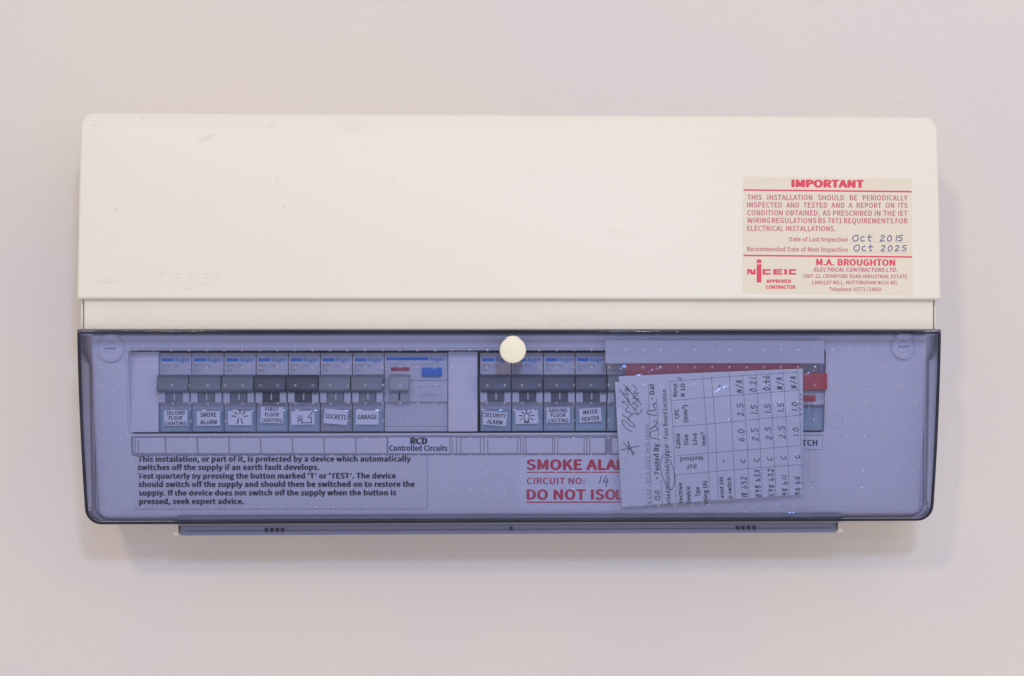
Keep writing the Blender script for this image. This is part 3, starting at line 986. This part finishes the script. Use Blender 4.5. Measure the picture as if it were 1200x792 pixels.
def rpoly(c4, r=3, n=5):
    """quad (tl, tr, br, bl) with rounded corners"""
    out = []
    for i in range(4):
        p = Vector(c4[i]); a = Vector(c4[i - 1]); b = Vector(c4[(i + 1) % 4])
        ua = (a - p).normalized(); ub = (b - p).normalized()
        for k in range(n + 1):
            t = k / n
            p0 = p + ua * r; p2 = p + ub * r
            out.append(tuple((1 - t) ** 2 * p0 + 2 * t * (1 - t) * p + t * t * p2))
    return out


st = thing('inspection_sticker', 'cream IMPORTANT inspection sticker with red print on the cream cover', 'sticker', mu(970, 346))
sheet('backing', rpoly([(871.2, 207.6), (1068.2, 210.2), (1069.6, 346.0), (870.6, 344.2)], 3), mu, M['sticker'], st)
A = -.57
ik = Ink()
ik.text('IMPORTANT', 928.6, 219.6, 83, 8.4, A * .8, .030, 0, 3)
ik.build('heading_print', M['redprint'], st, mi)
ik = Ink(); ik.text('M.A. BROUGHTON', 957, 311.3, 91.5, 7.2, A * .6, .018, 0, 3)
ik.build('name_print', M['redprint'], st, mi)
for pts in ([(871.4, 223.1), (1068.2, 225.1)], [(871.4, 299.8), (1068.8, 301.6)]):
    b_ = Ink(); (xa_, ya_), (xb_, yb_) = pts
    b_.v = [(xa_, ya_ - .85), (xb_, yb_ - .85), (xb_, yb_ + .85), (xa_, ya_ + .85)]; b_.f = [(0, 1, 2, 3)]
    b_.build('rule_line', M['redprint'], st, mi)
ik = Ink()


def rr(x0, y0, x1, y1):
    s5 = 5.109
    ik.rect(860 + x0 / s5, 200 + y0 / s5, 860 + x1 / s5, 200 + y1 / s5)


rr(137, 535, 165, 555); rr(137, 563, 165, 672)
rr(80, 592, 90, 624); rr(118, 592, 130, 624)
b5 = len(ik.v); s5 = 5.109
ik.v += [(860 + a / s5, 200 + b / s5) for a, b in ((90, 592), (104, 592), (118, 612), (118, 624), (104, 624), (90, 604))]
ik.f.append(tuple(range(b5, b5 + 6)))
for cx0, cx1 in ((172, 220), (330, 372)):
    rr(cx0, 592, cx0 + 14, 625); rr(cx0 + 14, 592, cx1, 602); rr(cx0 + 14, 615, cx1, 625)
rr(236, 592, 250, 625); rr(250, 592, 290, 601); rr(250, 605, 284, 612); rr(250, 616, 290, 625)
rr(302, 592, 318, 625)
ik.text('APPROVED', 898.3, 332.0, 28.4, 3.9, 0, .022); ik.text('CONTRACTOR', 897.8, 338.8, 34.2, 3.9, 0, .022)
ik.build('logo_print', M['redprint'], st, mi)
KJ = 1.0
_n = 0
for q_ in 'WIRING REGULATIONS BS 7671 REQUIREMENTS FOR'.split():
    vs, _ = glyphs(q_); _n += (max(v[0] for v in vs) - min(v[0] for v in vs)) * 5.9 / cap()
KJ = (187.6 - 5 * 2.6) / _n
ik = Ink()
for t_, y in (('THIS INSTALLATION SHOULD BE PERIODICALLY', 234.6), ('INSPECTED AND TESTED AND A REPORT ON ITS', 243.5),
              ('CONDITION OBTAINED, AS PRESCRIBED IN THE IET', 252.7), ('WIRING REGULATIONS BS 7671 REQUIREMENTS FOR', 261.6)):
    ik.just(t_, 875.8, 1063.4, y, 5.9, -.22, KJ, .008)
ik.text('ELECTRICAL INSTALLATIONS.', 875.8, 270.9, 103.2, 5.8, -.22, .008)
ik.text('Date of Last Inspection', 925.2, 283.2, 68.2, 5.0, -.4, .008)
ik.text('Recommended Date of Next Inspection', 875.8, 294.8, 117.6, 5.2, -.4, .008)
ik.text('ELECTRICAL CONTRACTORS LTD.', 954, 318.6, 97, 4.6, -.3, .012, .22)
ik.text('UNIT 12, CROMFORD ROAD INDUSTRIAL ESTATE', 941.6, 326.0, 121.4, 4.2, -.3, .008)
ik.text('LANGLEY MILL, NOTTINGHAM NG16 4FL', 952, 333.5, 100, 4.2, -.2, .008)
ik.text('Telephone: 01773 714650', 972.2, 341.4, 60, 4.2, -.2, .008)
ik.build('small_print', M['pinkprint'], st, mi)
ik = Ink(); ik.line([(997, 283.8), (1065.5, 284.4)], .45); ik.line([(998.5, 296), (1065.5, 296.6)], .45)
ik.build('writing_line', M['pinkline'], st, mi)
ik = Ink()
for yb, x_, s_ in ((283.0, 999.5, 'Oct'), (294.4, 1001.0, 'Oct')):
    ik.hand(s_, x_, yb, 8.3, 6.8, 0, .95, .05, .04)
ik.hand('2015', 1031.0, 282.8, 8.2, 6.6, 0, .95, .10, .05)
ik.hand('2025', 1031.8, 294.4, 8.2, 6.4, 0, .95, .08, .05)
ik.build('handwritten_date', M['penblue'], st, mi)

# RCD notice on the fascia
mf = onto(fas_d, .00015); mf2 = onto(fas_d, .00030)


def strip_sheet(name, x0, x1, y0, y1, mp, m, parent, nx=1, ny=6):
    vs = []; fs = []
    for j in range(ny + 1):
        for i in range(nx + 1): vs.append(mp(x0 + (x1 - x0) * i / nx, y0 + (y1 - y0) * j / ny))
    for j in range(ny):
        for i in range(nx):
            a = j * (nx + 1) + i
            fs.append((a, a + nx + 1, a + nx + 2, a + 1))
    return mesh(name, vs, fs, m, parent)


nt_ = thing('notice_sticker', 'clear sticker with six lines of black text about quarterly device testing', 'sticker', mf(330, 597))
strip_sheet('backing', 158, 501, 533, 596.5, mf, M['clearfilm'], nt_)
ik = Ink()
for s_, x_, y, w_ in (('This installation, or part of it, is protected by a device which automatically', 162, 540.4, 319),
                      ('switches off the supply if an earth fault develops.', 161.6, 550.1, 212),
                      ("Test quarterly by pressing the button marked 'T' or 'TEST'. The device", 162, 560.2, 301.5),
                      ('should switch off the supply and should then be switched on to restore the', 162.6, 570.0, 323),
                      ('supply. If the device does not switch off the supply when the button is', 163, 580.0, 301),
                      ('pressed, seek expert advice.', 163.6, 590.0, 122)):
    ik.text(s_, x_, y, w_, 6.1, .06, .020)
ik.build('notice_print', M['ink'], nt_, mf2)
ik = Ink(); ik.line([(158.5, 596), (501, 596)], .5); ik.line([(501, 596), (501, 533)], .5)
ik.build('film_edge', M['ink_faint'], nt_, mf2)

# smoke alarm sticker
sm = thing('smoke_alarm_sticker', 'white sticker with red SMOKE ALARM and DO NOT ISOLATE print, left of the sheet', 'sticker', mf(680, 597))
strip_sheet('backing', 607.5, 766, 534, 597.5, mf, M['label'], sm)
ik = Ink()
ik.text('SMOKE ALA', 617.8, 549.7, 104, 11.6, 0, .020, 0, 3); ik.text('RM', 723.5, 549.7, 24, 11.6, 0, .020)
ik.text('DO NOT ISO', 618, 584.6, 103, 11.4, 0, .018, 0, 3); ik.text('LATE', 722.6, 584.6, 40, 11.4, 0, .018)
ik.text('CIRCUIT NO:', 617.6, 566.6, 67.4, 7.2, 0, .010, 0, 3)
ik.line([(617.4, 552.9), (750, 552.7)], 1.1); ik.line([(617.2, 588.0), (764, 587.6)], 1.3)
ik.build('red_print', M['redprint'], sm, mf2)
ik = Ink(); ik.line([(704.6, 556.8), (702.6, 566)], .9); ik.line([(710, 557.5), (707, 564.5), (713, 563.4)], .9); ik.line([(712, 560), (710.4, 569.5)], .9)
ik.build('handwritten_number', M['penblue'], sm, mf2)

# RCD label on the carrier
mc = onto(fas_d, .0023); mc2 = onto(fas_d, .00245)
rl = thing('circuits_label', 'white label reading RCD Controlled Circuits below the double width device', 'label', mc(491, 531))
strip_sheet('backing', 455.2, 526.8, 512.0, 530.5, mc, M['label'], rl, 1, 3)
ik = Ink(); ik.text('RCD', 481.6, 519.6, 18.6, 7.0, 0, .030, 0, 3); ik.text('Controlled Circuits', 456.6, 527.6, 67.5, 6.2, 0, .018, 0, 3)
ik.build('label_print', M['ink'], rl, mc2)
# main switch label
ml_ = thing('main_switch_label', 'white MAIN SWITCH label on the fascia, mostly behind the folded sheet', 'label', mf(935, 526))
strip_sheet('backing', 896, 963.8, 510.0, 526.0, mf, M['label'], ml_, 1, 3)
ik = Ink(); ik.text('MAIN SWITCH', 898, 521.6, 59.5, 6.6, 0, .02)
ik.build('label_print', M['ink'], ml_, mf2)
ik = Ink(); ik.line([(896, 510), (963.8, 510), (963.8, 526), (896, 526)], .5)
ik.build('label_edge', M['ink_faint'], ml_, mf2)


# ================================================================== BAG WITH PAPERS
def pap_d(z): return lid_d(z) - .0068


def pd(px, py, off=0.0):
    base = onto(pap_d, off)(px, py)
    wv = .0014 * noise.noise(Vector((px * .018, py * .022, 3.1))) + .0004 * math.sin(px * .03 + py * .012)
    return P(px, py, -base.y + wv)


def quad_grid(name, c4, mp, m, parent, nx=40, ny=30, smooth=180):
    (x0, y0), (x1, y1), (x2, y2), (x3, y3) = c4   # tl tr br bl
    vs = []; fs = []
    for j in range(ny + 1):
        v = j / ny
        for i in range(nx + 1):
            u = i / nx
            vs.append(mp((1 - u) * (1 - v) * x0 + u * (1 - v) * x1 + u * v * x2 + (1 - u) * v * x3,
                         (1 - u) * (1 - v) * y0 + u * (1 - v) * y1 + u * v * y2 + (1 - u) * v * y3))
    for j in range(ny):
        for i in range(nx):
            a = j * (nx + 1) + i
            fs.append((a, a + nx + 1, a + nx + 2, a + 1))
    return mesh(name, vs, fs, m, parent, smooth)


rc = thing('red_card', 'dark red card strip showing above the folded test sheet inside the bag', 'card', pd(836, 442, -.002))
quad_grid('card', [(732.5, 425.2), (938, 424.8), (938.5, 470), (732.5, 470)], lambda x, y: pd(x, y, -.0022), M['redcard'], rc, 30, 8)

sh = thing('test_sheet', 'folded white test results sheet with handwritten figures, lying sideways in the bag', 'paper', pd(835, 590))
quad_grid('back_layer', [(725.2, 440.2), (940.8, 431.2), (941.5, 574), (730, 588)], lambda x, y: pd(x, y, -.0009), M['paper'], sh)
quad_grid('front_layer', [(720.6, 447.0), (938.8, 433.6), (941.4, 578.4), (728.8, 593.4)], lambda x, y: pd(x, y, 0), M['paper'], sh)
pp = lambda x, y: pd(x, y, .00016)
V = 92.3
ik = Ink()
T = ik.text
T('n Ltd - ECA 2015 test sheet', 762.6, 590, 94, 4.6, 91.6)
ik.build('faint_print', M['ink_grey'], sh, pp)
ik = Ink(); T = ik.text
T('\u2022Tested By', 772.8, 560.5, 41, 5.6, 91.6, .014)
T('\u2022Dat', 767.2, 467.0, 18, 5.6, V, .012)
T('ached/Detached/Integral\u2022Fuse Board Location.', 786, 591, 137, 5.2, 92.2, .006)
T('Ring', 793.8, 463.8, 15, 4.9, V, .012); T('R 1\u03a9', 802.8, 463.6, 15, 4.9, V, .014)
T('CPC', 795.8, 490, 11.5, 4.9, V, .014); T('(mm\u00b2)', 806, 494, 20, 4.9, V, .014)
T('Cable', 797.2, 524.5, 17, 4.9, V, .014); T('Size', 806.6, 521, 12.5, 4.9, V, .014); T('Live', 816.8, 520, 13, 4.9, V, .014); T('mm\u00b2', 827.2, 521, 15, 4.9, V, .014)
T('Method', 823.2, 533.6, 26, 5.0, 184, .008); T('Ref', 815.8, 543.3, 11, 5.0, 184, .006)
T('tective', 800.2, 589, 24, 4.8, V, .014); T('Device', 809.4, 589, 19.5, 4.8, V, .014); T('Type', 820, 581, 11, 4.8, V, .014); T('ating (A)', 829.4, 590, 27, 4.8, V, .014)
T('arest 100', 848.2, 583, 24.5, 4.4, V, .014); T('p switch', 857.6, 583, 24, 4.4, V, .014)
ik.build('printed_text', M['ink'], sh, pp)
ik = Ink()
W_ = .55
for pts in ([(785, 445.5), (789.4, 512), (792.6, 588)], [(823.5, 441), (829, 512), (832, 586)], [(833.8, 440.5), (839, 510), (841.4, 585.5)],
            [(854.6, 437), (859, 525), (861.5, 584)], [(870, 437.6), (876, 525), (877.6, 582)], [(886, 436.4), (891, 525), (893, 581)],
            [(902, 435.6), (907, 525), (909.2, 580)], [(918, 435), (923, 525), (925, 579)], [(935.2, 434.5), (939, 525), (940.6, 577)],
            [(787, 468.8), (824.7, 465.3), (936, 456.6)], [(789, 499.4), (845, 495), (938.2, 485.6)], [(790.8, 533.4), (845, 529), (939, 521.4)],
            [(792, 556), (845, 551), (939.4, 543.6)], [(785, 446.4), (860, 440.2), (935, 435.6)],
            [(769.5, 466), (772, 515), (773, 522)], [(775, 561), (776, 590)], [(760, 450), (763, 590)]):
    ik.line(pts, W_ if pts[0][0] > 780 else .5)
ik.build('table_lines', M['ink_grey'], sh, pp)
ik = Ink()
H = ik.hand
cols = [(870.5, ['18 b52', 'c', '6.0', '2.5', 'N/A']), (886.5, ['898 b33', 'c', '2.5', '1.5', '0.21']), (902.3, ['598 b32', 'c', '2.5', '1.5', '0.46']),
        (918.0, ['98 b11', 'c', '2.5', '1.5', 'N/A']), (934.3, ['98 b6', 'c', '1.0', '1.0', 'N/A'])]
for i, (bx, cl) in enumerate(cols):
    dy = -i * 1.2
    for j, (s_, yy) in enumerate(zip(cl, (583 - i * .8, 542 + dy, 517 + dy, 487 + dy, 459.5 + dy))):
        xx = bx + (4, 3.2, 2.2, 1.0, -.4)[j] - 2.5
        cw = 5.2 if j == 0 else 6.4
        if j == 4: cw = 5.4
        H(s_, xx + (3.5 if j == 0 and i < 4 else 2.2), yy, cw, 6.8 if j else 6.0, V, .95, .12, .10)
H('150', 773.4, 587, 5.6, 6.2, 92, .8)
H('v', 799, 444.5, 4, 5, V, .7)
ik.curve([(786.5, 535), (779, 531.5), (773.5, 545), (779.5, 566), (786.5, 573), (790.2, 566), (789.6, 551), (785, 538)], .7)
ik.line([(842.6, 452.4), (843.4, 451)], 1.3); ik.line([(848, 541), (848.2, 539)], 1.3)
# signature
ik.curve([(771.5, 514), (763, 512), (762.5, 506), (770, 503), (768, 499), (761.5, 503), (769.5, 496), (769, 492)], .8)
ik.line([(766.5, 493.5), (767.5, 492.5)], 1.0)
ik.curve([(769, 486), (760.5, 485), (758.5, 481), (768, 480), (766, 474), (769.5, 471), (765.5, 473)], .8)
# scribbled note
ik.curve([(740.5, 505), (733, 501), (729, 494), (731.5, 492), (740, 499), (744, 498), (729.5, 485)], .75)
ik.line([(726, 455.5), (747.5, 484.5)], .8)
ik.curve([(738, 493), (737, 488), (741, 485), (733, 480), (736.5, 474.5), (728.5, 470), (737, 470), (734.5, 464)], .75)
ik.line([(731, 450), (751.5, 473)], .8)
ik.curve([(730, 460), (736, 462), (732.5, 455), (738.5, 458), (734, 452)], .7)
ik.curve([(744, 480), (747, 474), (741.5, 472), (748.5, 467), (742, 466), (748, 460), (742.5, 460), (746, 455), (741, 450)], .75)
ik.curve([(741, 483), (748, 485), (752.5, 479)], .7)
# asterisk
ik.line([(726.8, 527), (749, 521.8)], .8); ik.line([(736, 517), (742, 533)], .9); ik.line([(730.5, 518.5), (744, 531)], .9); ik.line([(737, 516.5), (736, 531)], .6)
# edge scribbles
for yy in (463, 468, 474, 480, 486): ik.line([(939.2, yy), (937.6, yy - 2.4)], .8)
ik.build('handwriting', M['pen'], sh, pp)

# the bag itself: crinkled clear film in front of the sheet
segs = [((768, 596), (772, 604), .0018, 1.1), ((800.5, 601), (804, 594.5), .0020, 1.2), ((813, 600), (817.5, 592), .0022, 1.3), ((826, 596), (831, 589), .0020, 1.2),
        ((777, 601), (779, 594), .0015, .9), ((752, 603), (757, 598), .0016, 1.0), ((869, 602), (873, 597), .0020, 1.1), ((892, 601), (895, 597), .0018, 1.0),
        ((915, 602), (920, 596), .0016, 1.2), ((847, 601), (850, 597), .0014, 1.0), ((742, 604), (746, 600), .0012, .9), ((757, 438), (772, 428), .0020, 1.4),
        ((745, 440), (760, 437), .0012, 1.3), ((837, 460), (851, 450), .0012, 1.0), ((946, 440), (953, 432), .0018, 1.2), ((727, 432), (733, 427), .0016, 1.2),
        ((949, 492), (944, 497), .0012, 1.0), ((725, 480), (719, 560), .0010, 2.5), ((948, 470), (952, 560), .0008, 2.5), ((735, 600), (950, 600), .0005, 2.0)]


TILT = {s_[0]: random.uniform(.17, .26) + (.0467 + .000644 * (s_[0][1] - 386)) / .475 for s_ in segs}


def bagmap(px, py):
    base = onto(pap_d, .0012)(px, py)
    w_ = .0003 * noise.noise(Vector((px * .03, py * .035, 9.1)))
    edge = min(px - 711, 966 - px, 607 - py)
    outside = max(0, 722 - px, px - 942, py - 588) / 10
    w_ += (.00012 + .00018 * min(1, outside)) * noise.noise(Vector((px * .10, py * .12, 1.7)))
    if outside: w_ += .00010 * min(1, outside) * noise.noise(Vector((px * .3, py * .2, 4.4)))
    if py > 587: w_ += .00015 * min(1, (py - 587) / 4) * noise.noise(Vector((px * .10, py * .16, 7.7)))
    for (ax, ay), (bx, by), h, wd in segs:
        if abs(px - (ax + bx) / 2) > abs(ax - bx) / 2 + 9 or abs(py - (ay + by) / 2) > abs(ay - by) / 2 + 9: continue
        dx, dy = bx - ax, by - ay; t = max(0, min(1, ((px - ax) * dx + (py - ay) * dy) / (dx * dx + dy * dy)))
        q2 = (px - ax - dx * t) ** 2 + (py - ay - dy * t) ** 2
        w_ += h * .06 * math.exp(-q2 / (wd * wd * 1.9)) + TILT[(ax, ay)] * K * (py - (ay + by) / 2) * math.exp(-q2 / 9.0)
    return P(px, py, -base.y + min(w_, .0030))


bag = thing('plastic_bag', 'clear crinkled plastic bag holding the folded test sheet, behind the smoked lid', 'bag', pd(838, 606))
quad_grid('clear_film', [(714, 424), (965, 424), (962, 605.5), (719, 605.5)], bagmap, M['poly'], bag, 250, 190)
quad_grid('white_header', [(709.5, 397.5), (965.5, 398.5), (966, 425.0), (709.5, 425.0)], lambda x, y: pd(x, y, -.0005), M['header'], bag, 60, 8)
print('tris', sum(len(m.polygons) for m in bpy.data.meshes))
